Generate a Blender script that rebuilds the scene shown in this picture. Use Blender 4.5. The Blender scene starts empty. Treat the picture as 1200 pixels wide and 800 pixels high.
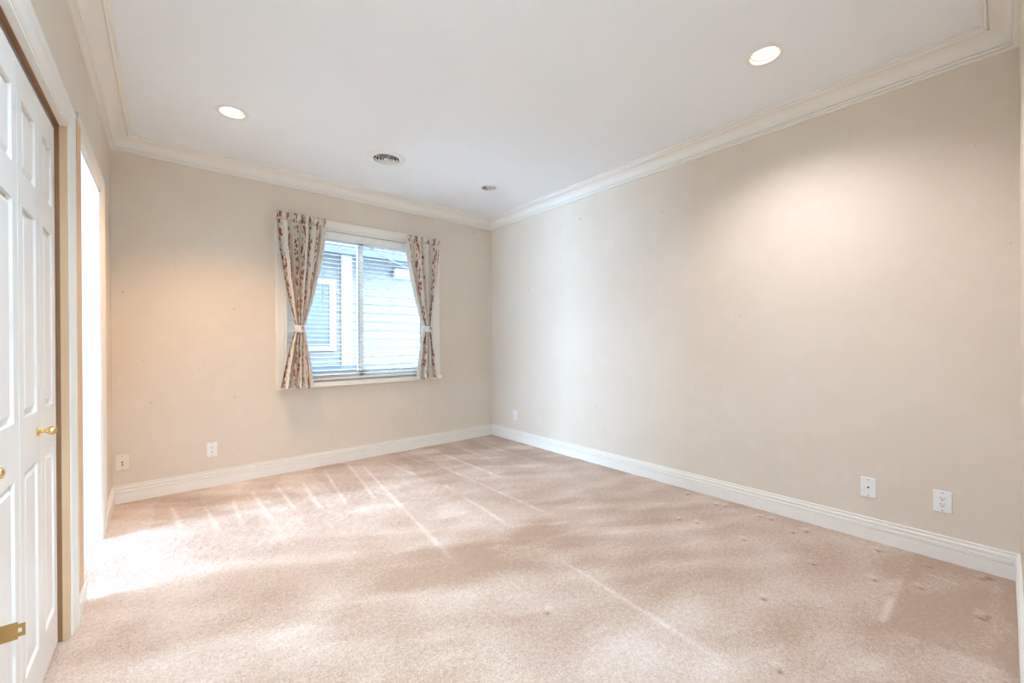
import bpy, bmesh, math, random
import numpy as np
from mathutils import Vector, Matrix

random.seed(4)
SC = bpy.context.scene
COL = SC.collection

# ------------------------------------------------------------------ room dimensions (metres)
L, R, D, N, H = -0.31, 3.20, 4.28, -0.05, 2.74
TOP = 3.00

# ------------------------------------------------------------------ camera
def make_camera():
    f, cx, cy = 484.52, 606.29, 401.61
    yaw, roll, pitch, h = math.radians(40.334), math.radians(-0.287), math.radians(-0.137), 1.191

    def vec(X, Z, d):
        X, Z = X * math.cos(roll) - Z * math.sin(roll), Z * math.cos(roll) + X * math.sin(roll)
        d, Z = d * math.cos(pitch) - Z * math.sin(pitch), Z * math.cos(pitch) + d * math.sin(pitch)
        return Vector((X * math.cos(yaw) + d * math.sin(yaw), -X * math.sin(yaw) + d * math.cos(yaw), Z))
    r, u, w = vec(1, 0, 0), vec(0, 1, 0), vec(0, 0, 1)
    cam = bpy.data.cameras.new('camera')
    ob = bpy.data.objects.new('camera', cam)
    COL.objects.link(ob)
    m = Matrix((r, u, -w)).transposed().to_4x4()
    m.translation = Vector((0, 0, h))
    ob.matrix_world = m
    cam.sensor_width = 36.0
    cam.lens = 36.0 * f / 1200.0
    cam.shift_x = -(cx - 600.0) / 1200.0
    cam.shift_y = (cy - 400.0) / 1200.0
    cam.clip_start = 0.02
    SC.camera = ob
make_camera()

# ------------------------------------------------------------------ world, lights, exposure
SKY_STRENGTH = 18.5
SKY_COLOR = (0.68, 0.86, 1.0, 1)
SPOT_COLOR = ((1.0, 0.57, 0.25), (0.93, 0.87, 0.92), (0.52, 0.74, 1.0))
SPOT_W = (112.0, 74.0, 175.0)
SIDE_W = 360.0
HALL_W = 100.0
SIDE_COLOR = (0.41, 0.66, 1.0)
HALL_COLOR = (0.57, 0.80, 1.0)
EXPOSURE = 0.22

w = bpy.data.worlds.new('overcast_sky')
SC.world = w
w.use_nodes = True
bg = w.node_tree.nodes['Background']
bg.inputs[0].default_value = SKY_COLOR
bg.inputs[1].default_value = SKY_STRENGTH

SC.view_settings.view_transform = 'Standard'
SC.view_settings.look = 'None'
SC.view_settings.gamma = 1
SC.view_settings.use_curve_mapping = False
SC.view_settings.exposure = EXPOSURE
SC.cycles.use_denoising = True
SC.cycles.max_bounces = 14
SC.cycles.diffuse_bounces = 8
SC.cycles.transparent_max_bounces = 32
SC.cycles.sample_clamp_indirect = 8


def light(name, kind, loc, energy, color, parent=None, **kw):
    d = bpy.data.lights.new(name, kind)
    d.energy = energy
    d.color = color
    for k, v in kw.items():
        if k not in ('aim', 'portal'):
            setattr(d, k, v)
    o = bpy.data.objects.new(name, d)
    COL.objects.link(o)
    o.location = loc
    if 'aim' in kw:
        o.rotation_euler = Vector(kw['aim']).to_track_quat('-Z', 'Y').to_euler()
    if kw.get('portal'):
        d.cycles.is_portal = True
    if parent:
        o.parent = parent
    return o

# sky portal in the window, daylight of the side room behind the left doorway, unseen fill lamp added in the hall
light('window_sky_portal', 'AREA', (1.595, D + 0.20, 1.55), 1, (1, 1, 1), shape='RECTANGLE', size=1.5, size_y=1.5,
      aim=(0, -1, 0), portal=True)
light('side_room_daylight', 'AREA', (-4.50, 3.35, 1.0), SIDE_W, SIDE_COLOR, shape='RECTANGLE', size=1.7, size_y=1.0,
      aim=(1, 0, 0))
light('hall_fill_lamp', 'AREA', (0.2, -1.2, 2.6), HALL_W, HALL_COLOR, shape='DISK', size=0.3, aim=(0, 0, -1))

# ------------------------------------------------------------------ materials
def nodes_of(name):
    m = bpy.data.materials.new(name)
    m.use_nodes = True
    return m, m.node_tree.nodes, m.node_tree.links, m.node_tree.nodes['Principled BSDF']


def mat(name, col, rough=0.5, metal=0.0, var=0.06, vscale=3.0, bump=0.0, bscale=200.0, bdist=0.002, spec=0.5, coat=0.0):
    """Plain procedural material: base colour varied by a soft noise, fine relief from a second one."""
    m, ns, ln, p = nodes_of(name)
    p.inputs['Roughness'].default_value = rough
    p.inputs['Metallic'].default_value = metal
    p.inputs['Specular IOR Level'].default_value = spec
    if coat:
        p.inputs['Coat Weight'].default_value = coat
    tc = ns.new('ShaderNodeTexCoord')
    nz = ns.new('ShaderNodeTexNoise')
    nz.inputs['Scale'].default_value = vscale
    nz.inputs['Detail'].default_value = 5
    ln.new(tc.outputs['Object'], nz.inputs['Vector'])
    mx = ns.new('ShaderNodeMix')
    mx.data_type = 'RGBA'
    mx.inputs[6].default_value = [c * (1 - var) for c in col] + [1]
    mx.inputs[7].default_value = [min(1, c * (1 + var)) for c in col] + [1]
    ln.new(nz.outputs['Fac'], mx.inputs[0])
    ln.new(mx.outputs[2], p.inputs['Base Color'])
    if bump:
        n2 = ns.new('ShaderNodeTexNoise')
        n2.inputs['Scale'].default_value = bscale
        n2.inputs['Detail'].default_value = 3
        ln.new(tc.outputs['Object'], n2.inputs['Vector'])
        b = ns.new('ShaderNodeBump')
        b.inputs['Strength'].default_value = bump
        b.inputs['Distance'].default_value = bdist
        ln.new(n2.outputs['Fac'], b.inputs['Height'])
        ln.new(b.outputs['Normal'], p.inputs['Normal'])
    return m


def emit(name, col, strength):
    m, ns, ln, p = nodes_of(name)
    p.inputs['Base Color'].default_value = (*col, 1)
    p.inputs['Emission Color'].default_value = (*col, 1)
    p.inputs['Emission Strength'].default_value = strength
    return m


def wall_paint():
    m, ns, ln, p = nodes_of('beige_wall_paint')
    p.inputs['Roughness'].default_value = 0.62
    p.inputs['Specular IOR Level'].default_value = 0.3
    tc = ns.new('ShaderNodeTexCoord')
    a = ns.new('ShaderNodeTexNoise'); a.inputs['Scale'].default_value = 1.3; a.inputs['Detail'].default_value = 6
    s = ns.new('ShaderNodeTexNoise'); s.inputs['Scale'].default_value = 7.0; s.inputs['Detail'].default_value = 2
    v = ns.new('ShaderNodeTexVoronoi'); v.distance = 'CHEBYCHEV'; v.inputs['Scale'].default_value = 2.3
    for t in (a, s, v):
        ln.new(tc.outputs['Object'], t.inputs['Vector'])
    r = ns.new('ShaderNodeValToRGB')
    r.color_ramp.elements[0].position = 0.3
    r.color_ramp.elements[0].color = (0.700, 0.620, 0.525, 1)
    r.color_ramp.elements[1].position = 0.7
    r.color_ramp.elements[1].color = (0.735, 0.660, 0.568, 1)
    ln.new(a.outputs['Fac'], r.inputs['Fac'])
    mx = ns.new('ShaderNodeMix'); mx.data_type = 'RGBA'          # touched-up patches, a shade lighter
    rr = ns.new('ShaderNodeValToRGB')
    rr.color_ramp.elements[0].position = 0.56; rr.color_ramp.elements[0].color = (0, 0, 0, 1)
    rr.color_ramp.elements[1].position = 0.62; rr.color_ramp.elements[1].color = (0.22, 0.22, 0.22, 1)
    ln.new(s.outputs['Fac'], rr.inputs['Fac'])
    mx.inputs[7].default_value = (0.76, 0.69, 0.60, 1)
    ln.new(rr.outputs['Color'], mx.inputs[0]); ln.new(r.outputs['Color'], mx.inputs[6])
    sc = ns.new('ShaderNodeTexNoise'); sc.inputs['Scale'].default_value = 26.0; sc.inputs['Detail'].default_value = 1
    ln.new(tc.outputs['Object'], sc.inputs['Vector'])
    r3 = ns.new('ShaderNodeValToRGB')                             # a few small scuffs
    r3.color_ramp.elements[0].position = 0.79; r3.color_ramp.elements[0].color = (0, 0, 0, 1)
    r3.color_ramp.elements[1].position = 0.82; r3.color_ramp.elements[1].color = (0.45, 0.45, 0.45, 1)
    ln.new(sc.outputs['Fac'], r3.inputs['Fac'])
    m2 = ns.new('ShaderNodeMix'); m2.data_type = 'RGBA'
    m2.inputs[7].default_value = (0.32, 0.26, 0.2, 1)
    ln.new(r3.outputs['Color'], m2.inputs[0]); ln.new(mx.outputs[2], m2.inputs[6])
    ln.new(m2.outputs[2], p.inputs['Base Color'])
    n2 = ns.new('ShaderNodeTexNoise'); n2.inputs['Scale'].default_value = 160; n2.inputs['Detail'].default_value = 3
    ln.new(tc.outputs['Object'], n2.inputs['Vector'])
    b = ns.new('ShaderNodeBump'); b.inputs['Strength'].default_value = 0.12; b.inputs['Distance'].default_value = 0.002
    ln.new(n2.outputs['Fac'], b.inputs['Height']); ln.new(b.outputs['Normal'], p.inputs['Normal'])
    return m


def carpet():
    m, ns, ln, p = nodes_of('beige_cut_pile_carpet')
    p.inputs['Roughness'].default_value = 0.95
    p.inputs['Specular IOR Level'].default_value = 0.1
    p.inputs['Sheen Weight'].default_value = 0.25
    p.inputs['Sheen Roughness'].default_value = 0.5
    tc = ns.new('ShaderNodeTexCoord')
    at = ns.new('ShaderNodeAttribute'); at.attribute_name = 'nap'
    st = ns.new('ShaderNodeAttribute'); st.attribute_name = 'stain'
    fine = ns.new('ShaderNodeTexNoise'); fine.inputs['Scale'].default_value = 130; fine.inputs['Detail'].default_value = 4
    mid = ns.new('ShaderNodeTexNoise'); mid.inputs['Scale'].default_value = 45; mid.inputs['Detail'].default_value = 4
    for t in (fine, mid):
        ln.new(tc.outputs['Object'], t.inputs['Vector'])
    def mathn(op, a, b):
        q = ns.new('ShaderNodeMath'); q.operation = op
        for k, x in enumerate((a, b)):
            if hasattr(x, 'links'): ln.new(x, q.inputs[k])
            else: q.inputs[k].default_value = x
        return q.outputs[0]
    f1 = mathn('MULTIPLY', mathn('SUBTRACT', fine.outputs['Fac'], 0.5), 1.0)
    f2 = mathn('MULTIPLY', mathn('SUBTRACT', mid.outputs['Fac'], 0.5), 0.55)
    tot = mathn('ADD', mathn('ADD', at.outputs['Fac'], f1), f2)
    r = ns.new('ShaderNodeValToRGB')
    e = r.color_ramp.elements
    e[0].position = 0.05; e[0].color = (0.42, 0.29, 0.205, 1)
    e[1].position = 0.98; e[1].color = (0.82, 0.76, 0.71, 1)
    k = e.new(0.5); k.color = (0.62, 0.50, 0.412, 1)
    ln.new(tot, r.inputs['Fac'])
    mx = ns.new('ShaderNodeMix'); mx.data_type = 'RGBA'
    mx.inputs[7].default_value = (0.16, 0.085, 0.045, 1)
    ln.new(st.outputs['Fac'], mx.inputs[0]); ln.new(r.outputs['Color'], mx.inputs[6])
    ln.new(mx.outputs[2], p.inputs['Base Color'])
    b = ns.new('ShaderNodeBump'); b.inputs['Strength'].default_value = 0.7; b.inputs['Distance'].default_value = 0.006
    ln.new(mathn('ADD', fine.outputs['Fac'], mathn('MULTIPLY', mid.outputs['Fac'], 0.8)), b.inputs['Height'])
    ln.new(b.outputs['Normal'], p.inputs['Normal'])
    return m


def floral_fabric():
    """Off-white cotton printed with garlands of small red-brown roses and fine dots (UV in metres of cloth)."""
    m, ns, ln, p = nodes_of('floral_print_cotton')
    p.inputs['Roughness'].default_value = 0.9
    p.inputs['Specular IOR Level'].default_value = 0.1
    uv = ns.new('ShaderNodeUVMap'); uv.uv_map = 'cloth'
    sep = ns.new('ShaderNodeSeparateXYZ'); ln.new(uv.outputs[0], sep.inputs[0])
    def mathn(op, a, b=0.0, c=None):
        q = ns.new('ShaderNodeMath'); q.operation = op
        for k, x in enumerate((a, b) if c is None else (a, b, c)):
            if hasattr(x, 'links'): ln.new(x, q.inputs[k])
            else: q.inputs[k].default_value = x
        return q.outputs[0]
    # wandering garland: x shifted by a sine of y
    wob = mathn('MULTIPLY', mathn('SINE', mathn('MULTIPLY', sep.outputs['Y'], 22.0)), 0.016)
    fr = mathn('FRACT', mathn('MULTIPLY', mathn('ADD', sep.outputs['X'], wob), 1 / 0.185))
    off = mathn('ABSOLUTE', mathn('SUBTRACT', fr, 0.5))
    stripe = mathn('LESS_THAN', off, 0.22)
    v = ns.new('ShaderNodeTexVoronoi'); v.inputs['Scale'].default_value = 23; v.inputs['Randomness'].default_value = 0.8
    v2 = ns.new('ShaderNodeTexVoronoi'); v2.inputs['Scale'].default_value = 62; v2.inputs['Randomness'].default_value = 0.9
    v3 = ns.new('ShaderNodeTexVoronoi'); v3.inputs['Scale'].default_value = 38; v3.inputs['Randomness'].default_value = 0.3
    nz = ns.new('ShaderNodeTexNoise'); nz.inputs['Scale'].default_value = 95
    for t in (v, v2, v3, nz):
        ln.new(uv.outputs[0], t.inputs['Vector'])
    jag = mathn('MULTIPLY', mathn('SUBTRACT', nz.outputs['Fac'], 0.5), 0.35)
    rose = mathn('MULTIPLY', mathn('LESS_THAN', mathn('ADD', v.outputs['Distance'], jag), 0.50), stripe)
    leaf = mathn('MULTIPLY', mathn('LESS_THAN', v2.outputs['Distance'], 0.30), mathn('LESS_THAN', off, 0.27))
    dot = mathn('LESS_THAN', v3.outputs['Distance'], 0.13)
    def mix(f, a, b):
        q = ns.new('ShaderNodeMix'); q.data_type = 'RGBA'
        ln.new(f, q.inputs[0])
        for k, x in ((6, a), (7, b)):
            if hasattr(x, 'links'): ln.new(x, q.inputs[k])
            else: q.inputs[k].default_value = (*x, 1)
        return q.outputs[2]
    c = mix(dot, (0.76, 0.71, 0.63), (0.48, 0.41, 0.36))
    c = mix(mathn('MULTIPLY', leaf, 0.7), c, (0.36, 0.27, 0.24))
    petals = mix(nz.outputs['Fac'], (0.22, 0.045, 0.03), (0.52, 0.20, 0.14))
    c = mix(rose, c, petals)
    ln.new(c, p.inputs['Base Color'])
    tr = ns.new('ShaderNodeBsdfTranslucent'); ln.new(c, tr.inputs['Color'])
    ms = ns.new('ShaderNodeMixShader'); ms.inputs[0].default_value = 0.12
    out = ns['Material Output']
    ln.new(p.outputs[0], ms.inputs[1]); ln.new(tr.outputs[0], ms.inputs[2]); ln.new(ms.outputs[0], out.inputs['Surface'])
    return m


def glass():
    m, ns, ln, p = nodes_of('window_glass')
    t = ns.new('ShaderNodeBsdfTransparent'); t.inputs['Color'].default_value = (0.93, 0.96, 0.97, 1)
    g = ns.new('ShaderNodeBsdfGlossy'); g.inputs['Roughness'].default_value = 0.02
    fr = ns.new('ShaderNodeFresnel'); fr.inputs['IOR'].default_value = 1.25
    ms = ns.new('ShaderNodeMixShader')
    ln.new(fr.outputs[0], ms.inputs[0]); ln.new(t.outputs[0], ms.inputs[1]); ln.new(g.outputs[0], ms.inputs[2])
    ln.new(ms.outputs[0], ns['Material Output'].inputs['Surface'])
    return m

M = dict(
    wall=wall_paint(),
    ceiling=mat('white_ceiling_texture', (0.86, 0.89, 0.92), 0.85, var=0.02, bump=0.55, bscale=110, bdist=0.004, spec=0.2),
    trim=mat('cream_gloss_trim_paint', (0.84, 0.81, 0.755), 0.35, var=0.03, vscale=6, bump=0.04, bscale=40),
    door=mat('white_semi_gloss_door_paint', (0.80, 0.775, 0.73), 0.38, var=0.02, vscale=5, bump=0.05, bscale=90),
    jamb=mat('bare_wood_toned_jamb_paint', (0.68, 0.46, 0.275), 0.5, var=0.06, vscale=9, bump=0.05, bscale=60),
    white=mat('white_painted_drywall', (0.84, 0.84, 0.83), 0.6, var=0.02),
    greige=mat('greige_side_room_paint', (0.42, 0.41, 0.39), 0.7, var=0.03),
    brown=mat('jamb_shade_brown', (0.30, 0.15, 0.065), 0.6, var=0.15, vscale=20),  # dark tone for the strips that paint shade in the closet reveal
    carpet=carpet(),
    plainpile=mat('plain_beige_carpet', (0.58, 0.48, 0.40), 0.95, var=0.1, vscale=30, bump=0.6, bscale=190, bdist=0.006),
    brass=mat('polished_brass', (0.80, 0.58, 0.25), 0.22, metal=1.0, var=0.05, vscale=30),
    bronze=mat('worn_antique_brass', (0.50, 0.33, 0.13), 0.4, metal=1.0, var=0.12, vscale=40),
    steel=mat('galvanised_steel', (0.42, 0.42, 0.43), 0.35, metal=1.0, var=0.1, vscale=30),
    black=mat('black_recess', (0.02, 0.018, 0.016), 0.7),
    vinyl=mat('white_window_vinyl', (0.83, 0.84, 0.84), 0.35, var=0.02),
    gasket=mat('grey_window_gasket', (0.20, 0.22, 0.23), 0.5),
    blind=mat('white_blind_slat', (0.85, 0.85, 0.84), 0.4, var=0.02),
    cord=mat('white_cotton_cord', (0.78, 0.78, 0.76), 0.9),
    fabric=floral_fabric(),
    lining=mat('white_curtain_lining', (0.78, 0.77, 0.75), 0.9, bump=0.1, bscale=400, bdist=0.001),
    glass=glass(),
    plate=mat('white_plastic_plate', (0.84, 0.84, 0.83), 0.3, var=0.01),
    ivory=mat('ivory_plastic_plate', (0.80, 0.73, 0.62), 0.3, var=0.02),
    slot=mat('dark_socket_slot', (0.05, 0.045, 0.04), 0.6),
    fixture=mat('white_enamel_fixture', (0.84, 0.83, 0.81), 0.35, var=0.01),
    reflector=mat('warm_white_baffle', (0.85, 0.80, 0.72), 0.4, var=0.01),
    lens=emit('glowing_lamp_lens', (1.0, 0.90, 0.76), 4.0),
    bulb=mat('unlit_frosted_bulb', (0.62, 0.60, 0.56), 0.3, var=0.03),
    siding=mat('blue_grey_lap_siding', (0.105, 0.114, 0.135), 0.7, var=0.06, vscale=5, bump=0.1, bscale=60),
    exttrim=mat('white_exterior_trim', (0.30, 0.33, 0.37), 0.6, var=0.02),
    roof=mat('pale_grey_shingle', (0.15, 0.17, 0.2), 0.9, var=0.2, vscale=18, bump=0.4, bscale=50),
    gutter=mat('slate_blue_gutter', (0.035, 0.05, 0.075), 0.5),
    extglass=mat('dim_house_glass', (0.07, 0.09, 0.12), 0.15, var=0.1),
    wire=mat('black_cable_sheath', (0.04, 0.06, 0.09), 0.6),
    ground=mat('grey_gravel_ground', (0.40, 0.40, 0.39), 0.95, var=0.25, vscale=40, bump=0.5, bscale=80),
    debris=mat('dark_lint', (0.10, 0.08, 0.06), 0.9),
)

# ------------------------------------------------------------------ mesh helpers
def obj(name, bm, material, parent=None, smooth=False, bevel=0.0):
    me = bpy.data.meshes.new(name)
    bmesh.ops.recalc_face_normals(bm, faces=bm.faces)
    bm.to_mesh(me)
    bm.free()
    me.materials.append(M[material] if isinstance(material, str) else material)
    if smooth:
        me.polygons.foreach_set('use_smooth', [True] * len(me.polygons))
        me.set_sharp_from_angle(angle=math.radians(38))
    o = bpy.data.objects.new(name, me)
    COL.objects.link(o)
    if parent:
        o.parent = parent
    if bevel:
        b = o.modifiers.new('bevel', 'BEVEL')
        b.width = bevel; b.segments = 2; b.limit_method = 'ANGLE'
    return o


def tag(o, label, cat=None, group=None, kind=None):
    o['label'] = label
    if cat: o['category'] = cat
    if group: o['group'] = group
    if kind: o['kind'] = kind
    return o


def empty(name, loc=(0, 0, 0)):
    o = bpy.data.objects.new(name, None)
    COL.objects.link(o)
    o.location = loc
    o.empty_display_size = 0.1
    return o


def box(bm, x0, x1, y0, y1, z0, z1):
    vs = [bm.verts.new(c) for c in ((x0, y0, z0), (x1, y0, z0), (x1, y1, z0), (x0, y1, z0),
                                    (x0, y0, z1), (x1, y0, z1), (x1, y1, z1), (x0, y1, z1))]
    for f in ((3, 2, 1, 0), (4, 5, 6, 7), (0, 1, 5, 4), (1, 2, 6, 5), (2, 3, 7, 6), (3, 0, 4, 7)):
        bm.faces.new([vs[i] for i in f])
    return bm


def boxes(*b):
    bm = bmesh.new()
    for q in b:
        box(bm, *q)
    return bm


def sweep(bm, prof, O, U, V, W, t0, t1, m0=0.0, m1=0.0):
    """Extrude the closed outline PROF (a along U, b along V) from t0 to t1 along W; ends mitred by m*a."""
    O, U, V, W = map(Vector, (O, U, V, W))
    A = [bm.verts.new(O + U * a + V * b + W * (t0 + m0 * a)) for a, b in prof]
    B = [bm.verts.new(O + U * a + V * b + W * (t1 + m1 * a)) for a, b in prof]
    n = len(prof)
    for i in range(n):
        bm.faces.new((A[i], A[(i + 1) % n], B[(i + 1) % n], B[i]))
    bm.faces.new(A)
    bm.faces.new(B[::-1])
    return bm


def lathe(bm, prof, c, axis=(0, 0, 1), seg=40):
    """Revolve (r, h) pairs about AXIS through c."""
    ax = Vector(axis).normalized()
    q = ax.to_track_quat('Z', 'Y')
    rings = []
    for r, h in prof:
        if r < 1e-6:
            rings.append([bm.verts.new(Vector(c) + q @ Vector((0, 0, h)))])
        else:
            rings.append([bm.verts.new(Vector(c) + q @ Vector((r * math.cos(2 * math.pi * k / seg), r * math.sin(2 * math.pi * k / seg), h)))
                          for k in range(seg)])
    for A, B in zip(rings, rings[1:]):
        for k in range(seg):
            k2 = (k + 1) % seg
            if len(A) == 1 and len(B) == 1: continue
            if len(A) == 1: bm.faces.new((A[0], B[k], B[k2]))
            elif len(B) == 1: bm.faces.new((A[k], A[k2], B[0]))
            else: bm.faces.new((A[k], A[k2], B[k2], B[k]))
    return bm


def tube(bm, pts, r, seg=8):
    pts = [Vector(p) for p in pts]
    rings = []
    for i, p in enumerate(pts):
        d = (pts[min(i + 1, len(pts) - 1)] - pts[max(i - 1, 0)]).normalized()
        q = d.to_track_quat('Z', 'Y')
        rings.append([bm.verts.new(p + q @ Vector((r * math.cos(2 * math.pi * k / seg), r * math.sin(2 * math.pi * k / seg), 0))) for k in range(seg)])
    for A, B in zip(rings, rings[1:]):
        for k in range(seg):
            bm.faces.new((A[k], A[(k + 1) % seg], B[(k + 1) % seg], B[k]))
    bm.faces.new(rings[0][::-1]); bm.faces.new(rings[-1])
    return bm


def copy_thing(o, loc, label):
    """A thing with its parts and their sub-parts copied to a new place."""
    def cp(src, par):
        c = src.copy()
        COL.objects.link(c)
        if par: c.parent = par
        for ch in list(src.children):
            cp(ch, c)
        return c
    r = cp(o, None)
    r.location = loc
    r['label'] = label
    return r


def struct(name, bm, material, label, **kw):
    return tag(obj(name, bm, material, **kw), label, kind='structure')

# ------------------------------------------------------------------ floor: carpet with nap, vacuum streaks and furniture dents
def vnoise(x, y, s, seed):
    rs = np.random.RandomState(seed)
    g = rs.rand(64, 64)
    x = x * s + 7.3; y = y * s + 3.1
    xi, yi = np.floor(x).astype(int), np.floor(y).astype(int)
    fx, fy = x - xi, y - yi
    fx, fy = fx * fx * (3 - 2 * fx), fy * fy * (3 - 2 * fy)
    a, b = g[xi % 64, yi % 64], g[(xi + 1) % 64, yi % 64]
    c, d = g[xi % 64, (yi + 1) % 64], g[(xi + 1) % 64, (yi + 1) % 64]
    return (a * (1 - fx) + b * fx) * (1 - fy) + (c * (1 - fx) + d * fx) * fy - 0.5


def make_floor():
    nx, ny = 400, 490
    xs, ys = np.linspace(L - .045, R, nx), np.linspace(N, D, ny)
    X, Y = np.meshgrid(xs, ys)
    nap = 0.34 + 0.30 * vnoise(X, Y, 1.1, 1) + 0.30 * vnoise(X, Y, 3.1, 2) + 0.22 * vnoise(X * 0.8 + Y * 0.5, Y * 0.9 - X * 0.4, 7.5, 3)
    a = math.radians(-34)                                   # brushed drag marks across the middle
    U, V = X * math.cos(a) + Y * math.sin(a), -X * math.sin(a) + Y * math.cos(a)
    br = vnoise(U * 0.55, V * 3.2, 3.0, 5)
    nap += 0.34 * np.clip(br, -0.3, 0.5) * (0.5 + vnoise(X, Y, 0.9, 9) + 0.5)
    b = math.radians(-8)
    U2, V2 = X * math.cos(b) + Y * math.sin(b), -X * math.sin(b) + Y * math.cos(b)
    nap += 0.22 * vnoise(U2 * 0.5, V2 * 3.0, 2.6, 6)
    wisp = vnoise(U * 1.5, V * 8.0, 2.2, 61) + 0.7 * vnoise(U2 * 1.2, V2 * 6.0, 3.4, 62)
    nap += 0.34 * np.clip(wisp - 0.05, 0, 1) * np.clip(0.7 + 1.6 * vnoise(X, Y, 1.6, 63), 0, 1.5)
    # vacuum tracks: broad alternating bands and thin raised ridges running away from the back wall
    far = np.clip((Y - 2.5) / 0.9, 0, 1)
    nap += 0.07 * far * np.sign(np.sin((X + 0.06 * Y) * 2 * math.pi / 0.52 + 1.5 * vnoise(X, Y, 1.5, 77) * 4))
    lines = [((1.448, 4.037), (1.179, 1.86)), ((.018, 3.965), (.077, 3.371)), ((.209, 3.798), (.259, 3.174)), ((.379, 3.814), (.379, 3.147)),
             ((.519, 3.931), (.544, 3.129)), ((.70, 4.0), (.70, 3.2)), ((.884, 3.882), (.841, 3.098)), ((1.126, 4.141), (1.002, 3.056)), ((1.765, 3.041), (1.689, 2.01)),
             ((2.01, 3.543), (2.009, 1.942)), ((2.547, 4.186), (2.489, 3.216)), ((1.663, 4.04), (1.706, 3.386)), 
             ((1.37, 4.27), (1.197, 2.991)), ((2.25, 4.2), (2.24, 2.7)), ((2.82, 4.2), (2.80, 3.3)), ((1.9, 4.2), (1.93, 3.6)),
             ((1.633, 1.581), (1.570, 0.625)), ((2.29, .335), (2.57, .335)), ((2.93, .14), (2.95, .27))]
    ridge = np.zeros_like(X)
    for (x0, y0), (x1, y1) in lines:
        dx, dy = x1 - x0, y1 - y0
        ln2 = dx * dx + dy * dy
        t = ((X - x0) * dx + (Y - y0) * dy) / ln2
        dist = np.abs((X - x0) * dy - (Y - y0) * dx) / math.sqrt(ln2) + 0.012 * vnoise(X, Y, 9, 21)
        wd = 0.009 + 0.009 * np.clip(t, 0, 1)
        amt = np.exp(-(dist / wd) ** 2) * np.clip(t / 0.06, 0, 1) * np.clip((1 - t) / 0.2, 0, 1)
        ridge = np.maximum(ridge, amt * (0.75 + 0.6 * vnoise(X, Y, 5, 22)))
    nap += 0.40 * ridge
    # strip along the near right corner that stayed under furniture: darker, combed flat
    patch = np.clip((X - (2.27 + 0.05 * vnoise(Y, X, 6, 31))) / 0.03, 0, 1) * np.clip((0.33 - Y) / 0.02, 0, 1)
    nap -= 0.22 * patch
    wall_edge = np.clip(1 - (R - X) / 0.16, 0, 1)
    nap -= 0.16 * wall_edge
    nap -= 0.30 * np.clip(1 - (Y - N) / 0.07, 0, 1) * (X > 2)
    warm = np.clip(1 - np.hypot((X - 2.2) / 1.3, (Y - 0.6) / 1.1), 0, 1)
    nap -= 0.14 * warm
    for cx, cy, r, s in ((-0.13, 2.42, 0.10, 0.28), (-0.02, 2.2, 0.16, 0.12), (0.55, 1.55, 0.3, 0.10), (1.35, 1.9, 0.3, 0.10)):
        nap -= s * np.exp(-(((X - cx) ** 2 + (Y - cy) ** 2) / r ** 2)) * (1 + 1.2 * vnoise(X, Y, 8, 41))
    stain = np.zeros_like(X)
    dip = np.zeros_like(X)
    dents = [(3.084, 1.594), (2.607, 1.405), (3.054, 1.069), (3.066, 1.006), (2.621, .657), (2.673, .415), (3.067, .461), (3.049, .254),
             (2.756, .259), (3.122, .051), (3.09, .07), (2.684, .048), (2.65, .06), (1.678, .525), (2.644, 1.304), (3.037, .801), (2.957, .847), (2.629, 1.007),
             (3.048, 1.356), (3.063, 1.302), (1.27, 1.30), (2.1, 0.72)]
    for i, (cx, cy) in enumerate(dents):
        r = 0.010 if i % 3 else 0.014
        g = np.exp(-(((X - cx) ** 2 + (Y - cy) ** 2) / r ** 2))
        stain = np.maximum(stain, 0.85 * g)
        dip += 0.007 * g
        nap += 0.25 * np.exp(-(((X - cx - 0.03) ** 2 + (Y - cy - 0.02) ** 2) / 0.02 ** 2))
    Z = 0.003 * vnoise(X, Y, 4, 51) + 0.003 * ridge - dip + 0.0035 * vnoise(X, Y, 30, 52)
    me = bpy.data.meshes.new('floor')
    verts = np.stack([X, Y, Z], -1).reshape(-1, 3)
    idx = np.arange(nx * ny).reshape(ny, nx)
    faces = np.stack([idx[:-1, :-1], idx[:-1, 1:], idx[1:, 1:], idx[1:, :-1]], -1).reshape(-1, 4)
    me.from_pydata(verts.tolist(), [], faces.tolist())
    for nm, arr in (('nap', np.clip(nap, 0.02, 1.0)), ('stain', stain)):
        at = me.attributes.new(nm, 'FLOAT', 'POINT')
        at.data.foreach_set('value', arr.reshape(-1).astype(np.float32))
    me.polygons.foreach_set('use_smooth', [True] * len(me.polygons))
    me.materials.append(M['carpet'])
    o = bpy.data.objects.new('floor', me)
    COL.objects.link(o)
    tag(o, 'beige cut pile carpet with vacuum streaks and furniture dents', kind='structure')
make_floor()
struct('floor_1', boxes((-4.7, L - .04, 2.72, 4.7, -0.06, 0.0), (-4.7, -1.0, 2.1, 2.72, -.06, 0)), 'plainpile', 'plain carpet floor of the side room beyond the doorway')
struct('floor_2', boxes((-0.7, 1.3, -2.2, N, -0.06, 0.0)), 'plainpile', 'plain carpet floor of the hall behind the entry')

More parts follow.
